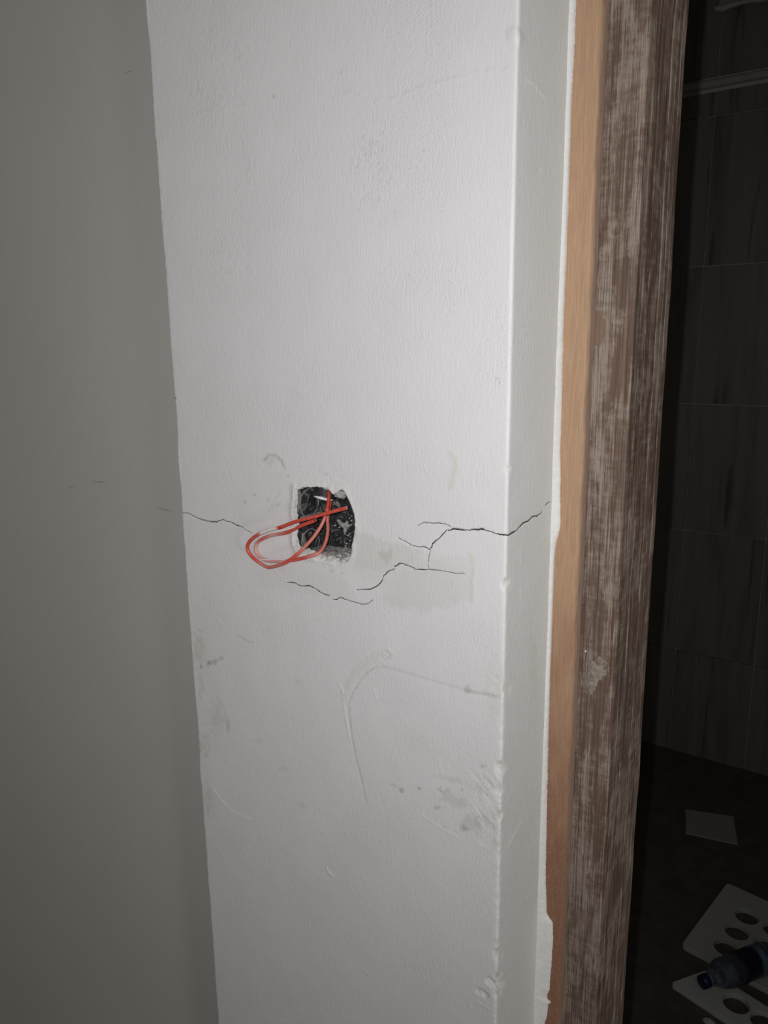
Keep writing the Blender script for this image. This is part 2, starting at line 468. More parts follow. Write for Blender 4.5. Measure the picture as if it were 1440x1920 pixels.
def build_pier():
    # --- grid of points
    us = np.concatenate([np.linspace(U0, -.02, 6), np.linspace(-.016, -R_L, 5), np.linspace(-R_L, R_L, 9)[1:-1],
                         np.arange(R_L, W_F - R_R - .0008, .0016), np.linspace(W_F - R_R, W_F + R_R, 9),
                         np.arange(W_F + R_R + .0016, U1 - .0005, .0022), [U1]])
    z_lo, z_hi = .46, 1.88
    zs = np.concatenate([np.linspace(0, z_lo - .03, 8), np.arange(z_lo, z_hi, .0018), np.linspace(z_hi + .03, H, 10)])
    UU, ZZ = np.meshgrid(us, zs)
    G = np.c_[UU.ravel(), ZZ.ravel()]
    inner = (G[:, 0] > us[0]) & (G[:, 0] < us[-1]) & (G[:, 1] > 0) & (G[:, 1] < H)
    front = (np.abs(G[:, 0]) > R_L * 1.2) & (np.abs(G[:, 0] - W_F) > R_R * 1.2) & (G[:, 1] > z_lo) & (G[:, 1] < z_hi - .003)
    G[inner & front] += rng.uniform(-.00025, .00025, (int((inner & front).sum()), 2))
    keep = np.ones(len(G), bool)
    for P, W in CK:
        lo, hi = P.min(0) - .003, P.max(0) + .003
        idx = np.where(((G > lo) & (G < hi)).all(1))[0]
        d, wd = seg_dist(G[idx], P, W)
        keep[idx[d < wd / 2 + .0004]] = False
    lo, hi = HOLE.min(0) - .003, HOLE.max(0) + .003
    idx = np.where(((G > lo) & (G < hi)).all(1))[0]
    dh, _ = seg_dist(G[idx], np.vstack([HOLE, HOLE[:1]]))
    keep[idx[in_poly(G[idx], HOLE) | (dh < .0006)]] = False
    G = G[keep]
    pts = [G]; edges = []; n = len(G)
    def add_loop(L):
        nonlocal n
        pts.append(L); m = len(L)
        edges.extend((n + i, n + (i + 1) % m) for i in range(m)); n += m
    add_loop(HOLE)
    for P, W in CK:
        tg = np.gradient(P, axis=0)
        tg /= np.linalg.norm(tg, axis=1)[:, None] + 1e-12
        nn = np.c_[-tg[:, 1], tg[:, 0]]
        a = P + nn * W[:, None] / 2 * rng.uniform(.75, 1.25, (len(P), 1)); b = P - nn * W[:, None] / 2 * rng.uniform(.75, 1.25, (len(P), 1))
        add_loop(np.vstack([a, b[::-1]]))
    allp = np.vstack(pts)
    res = delaunay_2d_cdt([Vector(p) for p in allp.tolist()], edges, [], 0, 1e-7, False)
    V = np.array([tuple(v) for v in res[0]]); T = np.array([tuple(f) for f in res[2]], dtype=np.int64)
    cen = V[T].mean(1)
    # --- classify
    inside = np.zeros(len(T), bool); hole = np.zeros(len(T), bool)
    lo, hi = HOLE.min(0), HOLE.max(0)
    idx = np.where(((cen > lo) & (cen < hi)).all(1))[0]
    hole[idx[in_poly(cen[idx], HOLE)]] = True
    for P, W in CK:
        lo, hi = P.min(0) - .002, P.max(0) + .002
        idx = np.where(((cen > lo) & (cen < hi)).all(1))[0]
        d, wd = seg_dist(cen[idx], P, W)
        inside[idx[d < wd * .47]] = True
    inside &= ~hole
    # --- relief (metres outwards) and stain colour per vertex
    X, Y, NX, NY = surf(V[:, 0])
    pos = np.c_[X, Y, V[:, 1]]
    px, py = proj(pos)
    Q = np.c_[px, py]
    u, z = V[:, 0], V[:, 1]
    h = .0007 * (vnoise(V * 9, 1) - .5) + .00035 * (vnoise(V * 40, 2) - .5) + .00010 * (vnoise(V * 260, 3) - .5)
    white = np.array([.765, .755, .760])
    colr = np.tile(white, (len(V), 1))
    rough = np.full(len(V), .55)
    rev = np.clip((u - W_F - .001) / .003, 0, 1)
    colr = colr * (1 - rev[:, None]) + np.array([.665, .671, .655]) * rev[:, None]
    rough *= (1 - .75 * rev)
    vis = (z > .4) & (z < 1.95) & (u > -.01)
    n_a = vnoise(V * 180, 5); n_b = vnoise(V * 420, 6); n_c = vnoise(V * 60, 7)
    def stain(mask, c, al):
        a = np.clip(mask * al, 0, 1)[:, None]
        colr[:] = colr * (1 - a) + colr * np.array(c) * a
    def blob(x, y, rx, ry, c, al, ang=0, soft=.5, grit=.6):
        ca, sa = math.cos(math.radians(ang)), math.sin(math.radians(ang))
        dx, dy = px - x, py - y
        d = np.hypot((dx * ca + dy * sa) / rx, (-dx * sa + dy * ca) / ry)
        m = np.clip((1.15 - d + (n_a - .5) * grit + (n_b - .5) * grit * .6) / soft, 0, 1) * vis
        stain(m, c, al); return m
    def stroke(poly, wd, c, al, relief=0.0, grit=.5, jit=.0):
        P = np.array([p[:2] for p in poly], float)
        lo, hi = P.min(0) - wd * 3, P.max(0) + wd * 3
        idx = np.where(((Q > lo) & (Q < hi)).all(1) & vis)[0]
        d, _ = seg_dist(Q[idx], P)
        m = np.zeros(len(V))
        m[idx] = np.clip(1.3 - d / (wd * .5) + (n_a[idx] - .5) * grit + (n_b[idx] - .5) * grit, 0, 1)
        if c is not None: stain(m, c, al)
        if relief: h[:] += relief * m
        return m
    def patch(poly, c, al, grit=1.0, soft=12.0):
        P = np.array(poly, float)
        lo, hi = P.min(0) - 30, P.max(0) + 30
        idx = np.where(((Q > lo) & (Q < hi)).all(1) & vis)[0]
        d, _ = seg_dist(Q[idx], np.vstack([P, P[:1]]))
        s = np.where(in_poly(Q[idx], P), d, -d) / soft
        m = np.zeros(len(V))
        m[idx] = np.clip(.5 + s + (n_a[idx] - .5) * grit + (n_c[idx] - .5) * grit, 0, 1)
        stain(m, c, al); return m
    # smears of grey filler right of the hole, mottled
    patch([(655, 985), (700, 1008), (760, 1022), (806, 1034), (870, 1042), (888, 1062), (886, 1128), (800, 1142), (735, 1138), (708, 1098), (672, 1078), (640, 1060)], (.93, .935, .92), .6, .5, 9)
    patch([(735, 1075), (800, 1050), (870, 1070), (880, 1130), (790, 1140), (725, 1128)], (.92, .93, .925), .6, 2.6, 10)
    patch([(666, 995), (720, 1015), (790, 1034), (770, 1052), (715, 1075), (668, 1062)], (.92, .925, .89), .7, .4, 5)
    blob(722, 1042, 12, 9, (.80, .78, .74), .6, 20, .5, 1.6)
    patch([(480, 1075), (560, 1060), (640, 1085), (655, 1120), (560, 1110), (490, 1095)], (.95, .95, .93), .8, .8, 12)
    patch([(470, 860), (540, 900), (545, 980), (480, 1010), (440, 960)], (.97, .965, .95), .8, 1.2, 14)
    stroke([(496, 863), (506, 852), (519, 854), (529, 863), (535, 877)], 5, (.70, .67, .62), .75, .0003)
    blob(507, 864, 12, 9, (.90, .87, .83), .7)
    stroke([(848, 852), (855, 866), (852, 888), (847, 912)], 12, (.93, .91, .84), .85, .0002)
    stroke([(880, 1040), (888, 1060), (885, 1092), (884, 1132)], 6, (.90, .86, .76), .7, .0002)
    stroke([(890, 1055), (885, 1040)], 3, (.85, .78, .62), .7)
    stroke([(505, 960), (512, 940), (522, 930), (528, 915)], 4, (.86, .83, .79), .6)
    blob(520, 946, 7, 3, (.82, .80, .76), .7, -30)
    for q in ((460, 942), (503, 937), (612, 890), (540, 893), (478, 928), (640, 1075), (622, 1070)):
        blob(*q, 3.5, 2.5, (.72, .70, .67), .8, 0, .6, .4)
    # grime at the left edge
    blob(372, 1215, 14, 40, (.86, .83, .76), .75, 0, .9, 1.2)
    blob(402, 1241, 17, 5, (.70, .68, .65), .8, -22, .5, 1.4)
    blob(388, 1248, 8, 7, (.78, .76, .72), .7, 0, .6, 1.4)
    blob(410, 1345, 18, 32, (.90, .84, .79), .7, 0, .9, 1.2)
    blob(427, 1362, 5, 12, (.84, .76, .70), .6)
    blob(384, 1395, 9, 26, (.80, .78, .72), .75, -5, .8, 1.4)
    blob(392, 1500, 9, 26, (.86, .83, .76), .7, -5, .8, 1.4)
    blob(378, 1285, 8, 26, (.88, .85, .80), .7, 0, .8, 1.4)
    stroke([(446, 1190), (460, 1199), (474, 1205)], 3, (.72, .70, .68), .6)
    for q in ((562, 1278), (484, 1390), (530, 1442), (560, 1508), (568, 1512)):
        blob(*q, 10, 6, (.93, .92, .91), .8, 20)
    # curved gouge with a raised lip, streak to the right
    stroke([(730, 1224), (715, 1227), (700, 1236), (682, 1250), (668, 1266), (657, 1286), (650, 1308)], 17, (.97, .955, .93), .9, .0005)
    stroke([(722, 1221), (733, 1226), (728, 1235)], 4, (.80, .78, .76), .7, -.0005)
    stroke([(706, 1251), (690, 1260), (676, 1275), (662, 1298), (654, 1318), (655, 1345), (660, 1385), (668, 1425), (678, 1465), (687, 1506)], 3.2, (.66, .64, .62), .6, -.0004)
    stroke([(637, 1281), (643, 1296), (645, 1325), (651, 1360), (658, 1390)], 4, (1.06, 1.06, 1.06), .8, .0004)  # highlight of the left ridge painted lighter over its relief
    stroke([(704, 1250), (720, 1250), (760, 1261), (830, 1282), (882, 1298), (932, 1305)], 5, (.86, .85, .85), .75, -.0002)
    stroke([(872, 1297), (905, 1301), (936, 1309)], 7, (.82, .81, .80), .6, -.0003)
    # scuffs, lower right
    for x, y, rx, ry, a in ((752, 1481, 8, 4, .8), (740, 1474, 12, 3, .4), (784, 1478, 4, 3, .8), (826, 1476, 7, 6, .6), (840, 1484, 10, 4, .35), (865, 1480, 7, 4, .6), (820, 1515, 5, 3, .7), (838, 1514, 5, 3, .5), (834, 1551, 4, 3, .9), (872, 1554, 9, 4, .7), (905, 1437, 5, 4, .6), (850, 1500, 24, 10, .3), (890, 1545, 26, 14, .35), (860, 1465, 40, 7, .25), (876, 1290, 6, 8, .4), (855, 1560, 5, 3, .6)):
        blob(x, y, rx, ry, (.62, .61, .60), a, 15, .7, 1.5)
    for k in range(46):
        x, y = rng.uniform(888, 936), rng.uniform(1462, 1560)
        l = rng.uniform(10, 28)
        stroke([(x, y), (x - l * .55, y - l * .75)], rng.uniform(1.8, 3), (1.05, 1.05, 1.04) if k % 2 else (.82, .81, .80), .55, .0003 if k % 2 else -.0004)
    blob(930, 1555, 9, 46, (.88, .83, .77), .75, 0, .8, 1.6)
    blob(926, 1300, 14, 60, (.94, .92, .89), .7, 0, .9, 1.4)
    blob(790, 1390, 60, 22, (.97, .955, .92), .8, 35, .9, 1.2)
    stroke([(790, 1528), (830, 1555), (855, 1568)], 3, (1.05, 1.05, 1.05), .7, .0003)
    stroke([(397, 1476), (412, 1497), (432, 1521), (468, 1537)], 3, (1.07, 1.07, 1.07), .8, .0004)
    stroke([(612, 1626), (616, 1636), (624, 1644)], 3.5, (1.06, 1.06, 1.06), .8, .0006)
    blob(650, 1625, 8, 6, (.93, .93, .92), .7)
    for p in (((700, 1290), (706, 1310)), ((895, 1580), (915, 1592)), ((820, 1420), (828, 1450)), ((680, 1815), (690, 1826))):
        stroke(p, 3, (1.04, 1.04, 1.04), .7, .0004)
    stroke([(513, 1067), (525, 1080), (537, 1092)], 3, (1.05, 1.04, 1.02), .7, .0003)
    # old hairline cracks under the paint, near the top
    stroke([(284, 225), (300, 222), (330, 217), (350, 219), (372, 212), (400, 206), (455, 200), (510, 182), (560, 175)], 2.6, (.93, .93, .92), .6, .0003, 1.6)
    stroke([(625, 185), (660, 170), (700, 190), (728, 188), (760, 175), (800, 158), (850, 148), (900, 133), (955, 128)], 2.6, (.91, .91, .91), .6, .0004, 1.4)
    # pitted spots in the paint
    for x, y, rx, ry, a in ((700, 350, 40, 80, .5), (690, 290, 26, 34, .4), (410, 500, 60, 60, .4), (470, 330, 40, 40, .3), (420, 120, 60, 110, .35), (620, 870, 30, 60, .3)):
        m = blob(x, y, rx, ry, (1, 1, 1), 0, 0, .9, 1.0)
        mm = m * np.clip((n_b - .62) * 5, 0, 1)
        stain(mm, (.86, .86, .86), a); h -= mm * .00018
        rough += m * .15
    blob(328, 747, 2.2, 2.2, (.2, .18, .17), 1.0, 0, .5, .2)
    for x, y in ((937, 718), (931, 710), (640, 135), (513, 182), (794, 281)):
        blob(x, y, 2.5, 4, (.78, .77, .76), .7, 0, .5, .4)
    # reveal: faint drips and scratches
    stroke([(984, 147), (1003, 158), (1012, 172), (1026, 187)], 2.6, (1.12, 1.12, 1.12), .8, .0004)
    stroke([(952, 1592), (966, 1565), (980, 1538)], 2.6, (1.12, 1.12, 1.12), .8, .0004)
    for x, y, l in ((1016, 315, 14), (1041, 318, 12), (978, 1040, 18), (1010, 1055, 8), (977, 1105, 26), (990, 1680, 16), (1000, 1780, 8)):
        stroke([(x, y), (x + 1, y + l)], 3, (1.10, 1.10, 1.10), .6, .0003)
    blob(1000, 1240, 10, 70, (.94, .93, .90), .8, 0, .9, 1)
    # wear along the right arris
    e = np.abs(u - W_F)
    arr = np.clip(1 - e / .0045, 0, 1) * vis
    ez = np.c_[np.zeros(len(V)), z * 90]
    nz = vnoise(ez, 11); nz2 = vnoise(ez * 4, 12)
    amt = np.clip((1.33 - z) / .25, .12, 1)
    h -= arr * amt * (np.clip(nz - .42, 0, 1) * .0016 + np.clip(nz2 - .55, 0, 1) * .0018)
    wear = arr * np.clip((nz * .6 + n_a * .5 + nz2 * .3 - .80) * 4, 0, 1) * amt * np.clip((1.2 - z) / .1, 0, 1)
    stain(wear, (.84, .81, .73), .8)
    for x, y, dep, rz in ((951, 880, .0016, 7), (950, 1092, .0022, 8), (948, 1100, .0015, 12), (966, 68, -.0010, 17), (938, 1440, .0026, 14), (936, 1482, .0024, 10), (937, 1530, .0026, 8), (934, 1790, .0016, 12), (935, 1840, .0045, 11), (934, 1862, .0020, 9), (941, 1285, .0016, 20)):
        d = np.hypot((px - x) / (rz * .8), (py - y) / rz)
        m = np.clip(1.2 - d + (n_a - .5) * .8, 0, 1) * vis
        h -= dep * m
        if dep > 0: stain(m, (.95, .93, .88), .6)
    for poly, wd, dep in (([(916, 1838), (924, 1846), (933, 1851)], 11, -.0030), ([(897, 1858), (905, 1863), (912, 1868)], 9, -.0022)):
        stroke(poly, wd, (.86, .84, .80), .8, dep)
    stroke([(913, 1836), (918, 1844), (928, 1853), (934, 1856)], 4, (1.14, 1.13, 1.12), .9, .0010)
    stroke([(898, 1857), (903, 1866), (913, 1869)], 3, (1.14, 1.13, 1.12), .9, .0008)
    stroke([(936, 1842), (940, 1832), (942, 1824)], 4, (1.14, 1.13, 1.12), .9, .0012)
    for p in (((892, 1876), (905, 1884)), ((905, 1884), (918, 1892)), ((878, 1880), (884, 1892)), ((936, 1890), (940, 1880))):
        stroke(p, 2.5, (1.08, 1.08, 1.07), .8, .0004)
    # uneven left arris
    el = np.clip(1 - np.abs(u) / .005, 0, 1)
    h += el * ((vnoise(ez * .3, 15) - .5) * .0016 + (vnoise(ez * 3, 16) - .5) * .0005)
    h += el * np.clip(1 - np.abs(py - 772) / 30, 0, 1) * -.0012
    # lip round the hole
    dh, _ = seg_dist(V, np.vstack([HOLE, HOLE[:1]])) if False else (np.full(len(V), 1.0), 0)
    lo, hi = HOLE.min(0) - .02, HOLE.max(0) + .02
    idx = np.where(((V > lo) & (V < hi)).all(1))[0]
    dh[idx] = seg_dist(V[idx], np.vstack([HOLE, HOLE[:1]]))[0]
    cxh = HOLE.mean(0)
    side = np.clip(.5 - (u - cxh[0]) / .05, 0, 1)
    h += np.exp(-(dh / .005) ** 2) * (.0006 + .0012 * side) * (.4 + 1.1 * vnoise(V * 130, 21))
    rimc = np.exp(-(dh / (.0035 + .004 * side)) ** 2) * np.clip(.35 + n_a, 0, 1)
    stain(rimc, (1.03, 1.015, .985), .8)
    stain(rimc * np.clip((n_b - .6) * 4, 0, 1), (.86, .84, .79), .7)
    pos[:, 0] += NX * h; pos[:, 1] += NY * h
    # --- assemble: top triangles, sunk crack floors, crack sides
    v_list = [pos]; nv = len(pos)
    used = np.unique(T[inside])
    remap = -np.ones(nv, np.int64); remap[used] = nv + np.arange(len(used))
    deep = pos[used].copy()
    deep[:, 0] -= NX[used] * .0028; deep[:, 1] -= NY[used] * .0028
    v_list.append(deep); nv2 = nv + len(used)
    top = T[~inside & ~hole]; flo = remap[T[inside]]
    def edges_of(tr): return {(int(a), int(b)) for t in tr for a, b in ((t[0], t[1]), (t[1], t[2]), (t[2], t[0]))}
    ei = edges_of(T[inside])
    sides = [(a, b, int(remap[b]), int(remap[a])) for a, b in ei if (b, a) not in ei]
    # hole rim: ordered loop of hole vertices
    eh = edges_of(T[hole])
    nxt = {a: b for a, b in eh if (b, a) not in eh}
    start = next(iter(nxt)); loop = [start]
    while nxt[loop[-1]] != start and len(loop) < 5000: loop.append(nxt[loop[-1]])
    lp = np.array(loop)
    base = pos[lp].copy(); cz = base.mean(0)
    rings = []
    rx = (base[:, 0] - cz[0]) / (np.ptp(base[:, 0]) / 2); rzz = (base[:, 2] - cz[2]) / (np.ptp(base[:, 2]) / 2)
    inl = np.clip(-rx, 0, 1) ** 1.5 * .0022 + .0003
    inb = np.clip(-rzz, 0, 1) ** 1.5 * .0048 + .0003
    for k in range(1, 6):
        t = k / 5
        r = base.copy()
        r[:, 0] -= np.sign(rx) * np.where(rx < 0, inl, .0003) * t ** .8
        r[:, 2] -= np.sign(rzz) * np.where(rzz < 0, inb, .0003) * t ** .8
        nn = (vnoise(np.c_[base[:, 0] * 420 + k * 3.1, base[:, 2] * 420], 31) - .5)
        r[:, 0] += nn * .0016 * np.clip(-rx, .1, 1); r[:, 2] += (vnoise(np.c_[base[:, 0] * 380, base[:, 2] * 380 + k * 2.7], 32) - .5) * .0022 * np.clip(-rzz, .1, 1)
        r[:, 1] += .0052 * t + nn * .0008 * t
        rings.append(r)
    rim_v = np.vstack(rings); v_list.append(rim_v)
    m = len(lp); quads = []
    prev = list(map(int, lp))
    for k in range(5):
        cur = [nv2 + k * m + i for i in range(m)]
        quads += [(prev[i], prev[(i + 1) % m], cur[(i + 1) % m], cur[i]) for i in range(m)]
        prev = cur
    allv = np.vstack(v_list)
    # numpy -> mesh
    tri = np.vstack([top, flo]); quad = np.array(sides + quads, dtype=np.int64)
    me = bpy.data.meshes.new('pier_surface')
    me.vertices.add(len(allv)); me.vertices.foreach_set('co', allv.ravel())
    li = np.concatenate([tri.ravel(), quad.ravel()])
    me.loops.add(len(li)); me.loops.foreach_set('vertex_index', li.astype(np.int32))
    ls = np.concatenate([np.arange(len(tri)) * 3, len(tri) * 3 + np.arange(len(quad)) * 4])
    me.polygons.add(len(ls)); me.polygons.foreach_set('loop_start', ls.astype(np.int32))
    mi = np.concatenate([np.zeros(len(top)), np.ones(len(flo)), np.ones(len(sides)), np.full(len(quads), 2)]).astype(np.int32)
    me.polygons.foreach_set('material_index', mi)
    sm = np.concatenate([np.ones(len(top), bool), np.zeros(len(flo) + len(quad), bool)])
    me.polygons.foreach_set('use_smooth', sm)
    me.update(calc_edges=True)
    at = me.attributes.new('stain', 'FLOAT_COLOR', 'POINT')
    cc = np.ones((len(allv), 4)); cc[:, :3] = .6
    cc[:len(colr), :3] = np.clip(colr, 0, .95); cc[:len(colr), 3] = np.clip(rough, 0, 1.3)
    at.data.foreach_set('color', cc.ravel())
    return me

pier = link_mesh('wall_front', build_pier(), [M_PAINT, M_CRACK, M_RIM])
tag(pier, 'white painted cracked wall pier with broken socket hole', None, None, 'structure')
from_bm('core', box_bm(X_L + .0005, X_R - .0008, .062, Y_IN, 0, H), M_PLAIN, pier)

# filler strip where the paint laps over onto the door frame
def interp(y, tab):
    ys = [a for a, _ in tab]; xs = [b for _, b in tab]
    return float(np.interp(y, ys, xs))
EDGE_L = [(-40, 1075), (0, 1073), (336, 1058), (459, 1052), (480, 1050), (645, 1043), (834, 1037), (981, 1033), (1294, 1023), (1400, 1018), (1539, 1016), (1705, 1009), (1900, 1005), (1990, 1003)]
EDGE_R = [(-40, 1080), (0, 1079), (92, 1076), (183, 1071), (306, 1067), (443, 1062), (480, 1061), (598, 1056), (716, 1053), (787, 1051), (850, 1049), (900, 1050), (919, 1049), (981, 1050), (1000, 1047), (1015, 1042), (1030, 1040), (1075, 1037), (1294, 1030), (1400, 1027), (1539, 1024), (1640, 1022), (1714, 1024), (1721, 1028), (1733, 1035), (1761, 1036), (1817, 1032), (1858, 1029), (1868, 1025), (1876, 1025), (1880, 1032), (1884, 1027), (1900, 1025), (1908, 1024), (1920, 1020), (1990, 1016)]
sv, sf = [], []
yy = np.arange(-40, 1990, 3.0)
for i, y in enumerate(yy):
    jl, jr = rng.normal(0, .2), rng.normal(0, .28)
    pl = on_rev(interp(y, EDGE_L) + jl, y)
    pr = on_y(interp(y, EDGE_R) + jr, y, D_REV - .0012)
    zc = pr[2]
    ya = min(pl[1], D_REV - .006)
    a = (X_R + ya * SS / CS - .0004, ya, zc)
    xw = max(pr[0], X_F + .0012)
    b = (X_F + .0010 + .0003 * rng.normal(), D_REV - .0044, zc)
    c = (X_F + max(.0018, (xw - X_F) * .6), D_REV - .0024 + .0002 * rng.normal(), zc)
    d = (xw, D_REV - .0012, zc)
    e = (xw, D_REV + .0008, zc)
    sv += [a, b, c, d, e]
    if i:
        o = (i - 1) * 5
        sf += [(o + k, o + k + 1, o + 5 + k + 1, o + 5 + k) for k in range(4)]
nq = len(sv) // 5
top5 = [(p[0], p[1], 2.12) for p in sv[:5]]; bot5 = [(p[0], p[1], 0.0) for p in sv[-5:]]
sv += top5 + bot5
sf += [(nq * 5 + k, nq * 5 + k + 1, k + 1, k) for k in range(4)]
sf += [((nq - 1) * 5 + k, (nq - 1) * 5 + k + 1, nq * 5 + 5 + k + 1, nq * 5 + 5 + k) for k in range(4)]
M_FILL = lump_material('white_filler', (.74, .735, .72), (.83, .825, .81), .0005)
pydata('filler_strip', sv, sf, M_FILL, pier, True)

# faint marks on the far left wall: thin hairline cracks
def hairline(name, pts, wid, parent, Y, m):
    v, f = [], []
    for k, (x, y) in enumerate(pts):
        p = on_y(x, y, Y)
        wv = wid * (0.3 if k in (0, len(pts) - 1) else 1)
        v += [(p[0], Y - .0004, p[2] + wv / 2), (p[0], Y - .0007, p[2]), (p[0], Y - .0004, p[2] - wv / 2), (p[0], Y + .0005, p[2])]
        if k:
            o = (k - 1) * 4
            f += [(o + a, o + (a + 1) % 4, o + 4 + (a + 1) % 4, o + 4 + a) for a in range(4)]
    return pydata(name, v, f, m, parent)
M_FAINT = simple('faint_scuff', (.36, .345, .33), .8, .3, 300)
wl = bpy.data.objects['wall_left']
hairline('hairline_crack', [(176, 903), (183, 904), (190, 903), (197, 905)], .0015, wl, Y_LEFT, M_FAINT)
hairline('hairline_crack', [(296, 951), (303, 954), (312, 956), (322, 958)], .0013, wl, Y_LEFT, M_FAINT)
hairline('hairline_crack', [(128, 914), (134, 912), (140, 913)], .0012, wl, Y_LEFT, M_FAINT)
hairline('hairline_crack', [(236, 137), (242, 134), (247, 135)], .0012, wl, Y_LEFT, M_FAINT)

# ------------------------------------------------------------------ door frame
prof = [(X_F + .0002, YE), (X_F + .0002, YF)]
prof += [(x, YF) for x in np.linspace(X_F + .003, XT - .0100, 6)]
for k in range(7):                                   # rounded right shoulder of the bare strip
    a = math.pi / 2 * k / 6
    prof.append((XT - .0085 + .0085 * math.sin(a), YF + .0058 * (1 - math.cos(a))))
xs = np.linspace(XT + .0012, XA - .0012, 15)
for i, x in enumerate(xs):
    prof.append((x, YD + (.0005 if i in (4, 5) else 0) + (.0003 if i == 9 else 0)))
prof += [(XA - .0004, YD + .0003), (XA, YD + .0012)]
GRV = [(YD + (YE - YD) * f0, YD + (YE - YD) * f1, d) for f0, f1, d in ((.13, .155, .0003), (.29, .32, .0005), (.57, .625, .0006), (.74, .755, .0003), (.86, .88, .0004))]
def side(y): return XA - sum(d for y0, y1, d in GRV if y0 <= y <= y1)
sy = [YD + (YE - YD) * f for f in (.06, .22, .37, .50, .68, .80, .94)]
for y0, y1, d in GRV: sy += [y0 - .0005, y0, y1, y1 + .0005]
for y in sorted(sy): prof.append((side(y), y))
prof += [(XA, YE - .0016), (XA - .0008, YE - .0005), (XA - .002, YE)]
prof = np.array(prof)
zz = np.concatenate([np.linspace(0, .45, 6), np.arange(.46, 1.95, .006), np.linspace(1.96, 2.12, 5)])
NP = len(prof); JV = []
for z in zz:
    p = np.c_[prof, np.full(NP, z)]
    nx = (vnoise(np.c_[prof[:, 0] * 300, prof[:, 1] * 300, np.full(NP, z * 14)], 41) - .5) * .0007
    ny = (vnoise(np.c_[prof[:, 0] * 300, prof[:, 1] * 300, np.full(NP, z * 14)], 42) - .5) * .0007
    wob = (vnoise(np.array([[0, z * 25]]), 43)[0] - .5) * .0012
    p[2:-1, 0] += nx[2:-1] + wob * (prof[2:-1, 0] > XA - .010); p[2:-1, 1] += ny[2:-1] * (prof[2:-1, 0] < XA - .0014)
    JV.append(p)
JV = np.vstack(JV)
JF = [(i * NP + k, i * NP + (k + 1) % NP, (i + 1) * NP + (k + 1) % NP, (i + 1) * NP + k) for i in range(len(zz) - 1) for k in range(NP)]
JF += [tuple(range(NP))[::-1], tuple((len(zz) - 1) * NP + k for k in range(NP))]
door = empty('door_1', (X_F + .03, .18, 0))
tag(door, 'weathered brown wooden door frame with paler bare strip beside the pier', None, None, 'structure')
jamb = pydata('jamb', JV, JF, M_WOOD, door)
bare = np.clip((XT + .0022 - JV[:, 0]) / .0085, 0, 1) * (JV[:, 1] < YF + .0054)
# lower down the old dirt reaches further over the strip; one clean spot higher up
Qx, Qy = proj(JV)
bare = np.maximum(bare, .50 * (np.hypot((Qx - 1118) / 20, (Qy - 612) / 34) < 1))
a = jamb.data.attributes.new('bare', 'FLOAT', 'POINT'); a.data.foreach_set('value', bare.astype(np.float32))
# mortar dab stuck on the frame
def dab(name, x, y, rx, rz, parent, m, Y, th=.0014):
    c = on_y(x, y, Y); v = [(c[0], Y - th, c[2])]; n = 18
    for ring, s, t in ((0, .55, th * .9), (1, .9, th * .5), (2, 1.0, -.0004)):
        for k in range(n):
            an = 2 * math.pi * k / n
            r = s * (1 + .22 * math.sin(3 * an + 1) + .15 * math.sin(7 * an))
            v.append((c[0] + rx * r * math.cos(an), Y - t * rng.uniform(.7, 1.2), c[2] + rz * r * math.sin(an)))
    f = [(0, 1 + k, 1 + (k + 1) % n) for k in range(n)]
    for q in range(2):
        f += [(1 + q * n + k, 1 + (q + 1) * n + k, 1 + (q + 1) * n + (k + 1) % n, 1 + q * n + (k + 1) % n) for k in range(n)]
    return pydata(name, v, f, m, parent)
M_DAB = lump_material('dry_mortar', (.17, .135, .11), (.36, .31, .265), .0009)
dab('mortar_dab', 1118, 1262, .0085, .011, door, M_DAB, YD)
dab('mortar_dab', 1128, 1243, .0050, .006, door, M_DAB, YD)
dab('mortar_dab', 1110, 1285, .0045, .009, door, M_DAB, YD)
for x, y in ((1083, 1158), (1098, 1221), (1122, 313), (1064, 395)):
    dab('paint_speck', x, y, .0009, .0011, door, M_FILL, (YD if x > 1081 else YF), .0007)

# ------------------------------------------------------------------ tiled bathroom wall
wb = from_bm('wall_back', box_bm(-1.25, 1.0, Y_TILE + .008, Y_TILE + .15, 0, H), M_GROUT)
tag(wb, 'dark tiled bathroom wall beyond the door opening', None, None, 'structure')
TX, TW, GAP = -.628, .257, .0032
rows = [(-.02, .388), (.388, .825), (.825, 1.259), (1.259, 1.698), (1.698, 2.141), (2.141, 2.211), (2.252, 2.70)]
cache = {}
for z0, z1 in rows:
    hgt = round(z1 - z0, 3)
    if hgt not in cache:
        bm = box_bm(-TW / 2 + GAP / 2, TW / 2 - GAP / 2, 0, .009, -hgt / 2 + GAP / 2, hgt / 2 - GAP / 2, .0012)
        bmesh.ops.recalc_face_normals(bm, faces=bm.faces)
        me = bpy.data.meshes.new('tile'); bm.to_mesh(me); bm.free(); me.materials.append(M_TILE); cache[hgt] = me
    for c in range(-2, 4):
        o = bpy.data.objects.new('tile', cache[hgt])
        o.location = (TX + TW * (c + .5), Y_TILE + rng.uniform(-.0006, .0006), (z0 + z1) / 2)
        COL.objects.link(o); o.parent = wb
bm = bmesh.new()
for k in range(1):
    pr = [(Y_TILE + .008, 2.222)] + [(Y_TILE + .002 - .011 * math.sin(math.pi * i / 8), 2.222 + .026 * (1 - math.cos(math.pi * i / 8)) / 2) for i in range(9)] + [(Y_TILE + .008, 2.248)]
    r0 = [bm.verts.new((-1.19, y, z)) for y, z in pr]; r1 = [bm.verts.new((.94, y, z)) for y, z in pr]
    for i in range(len(pr)): bm.faces.new((r0[i], r0[(i + 1) % len(pr)], r1[(i + 1) % len(pr)], r1[i]))
    bm.faces.new(r0); bm.faces.new(r1[::-1])
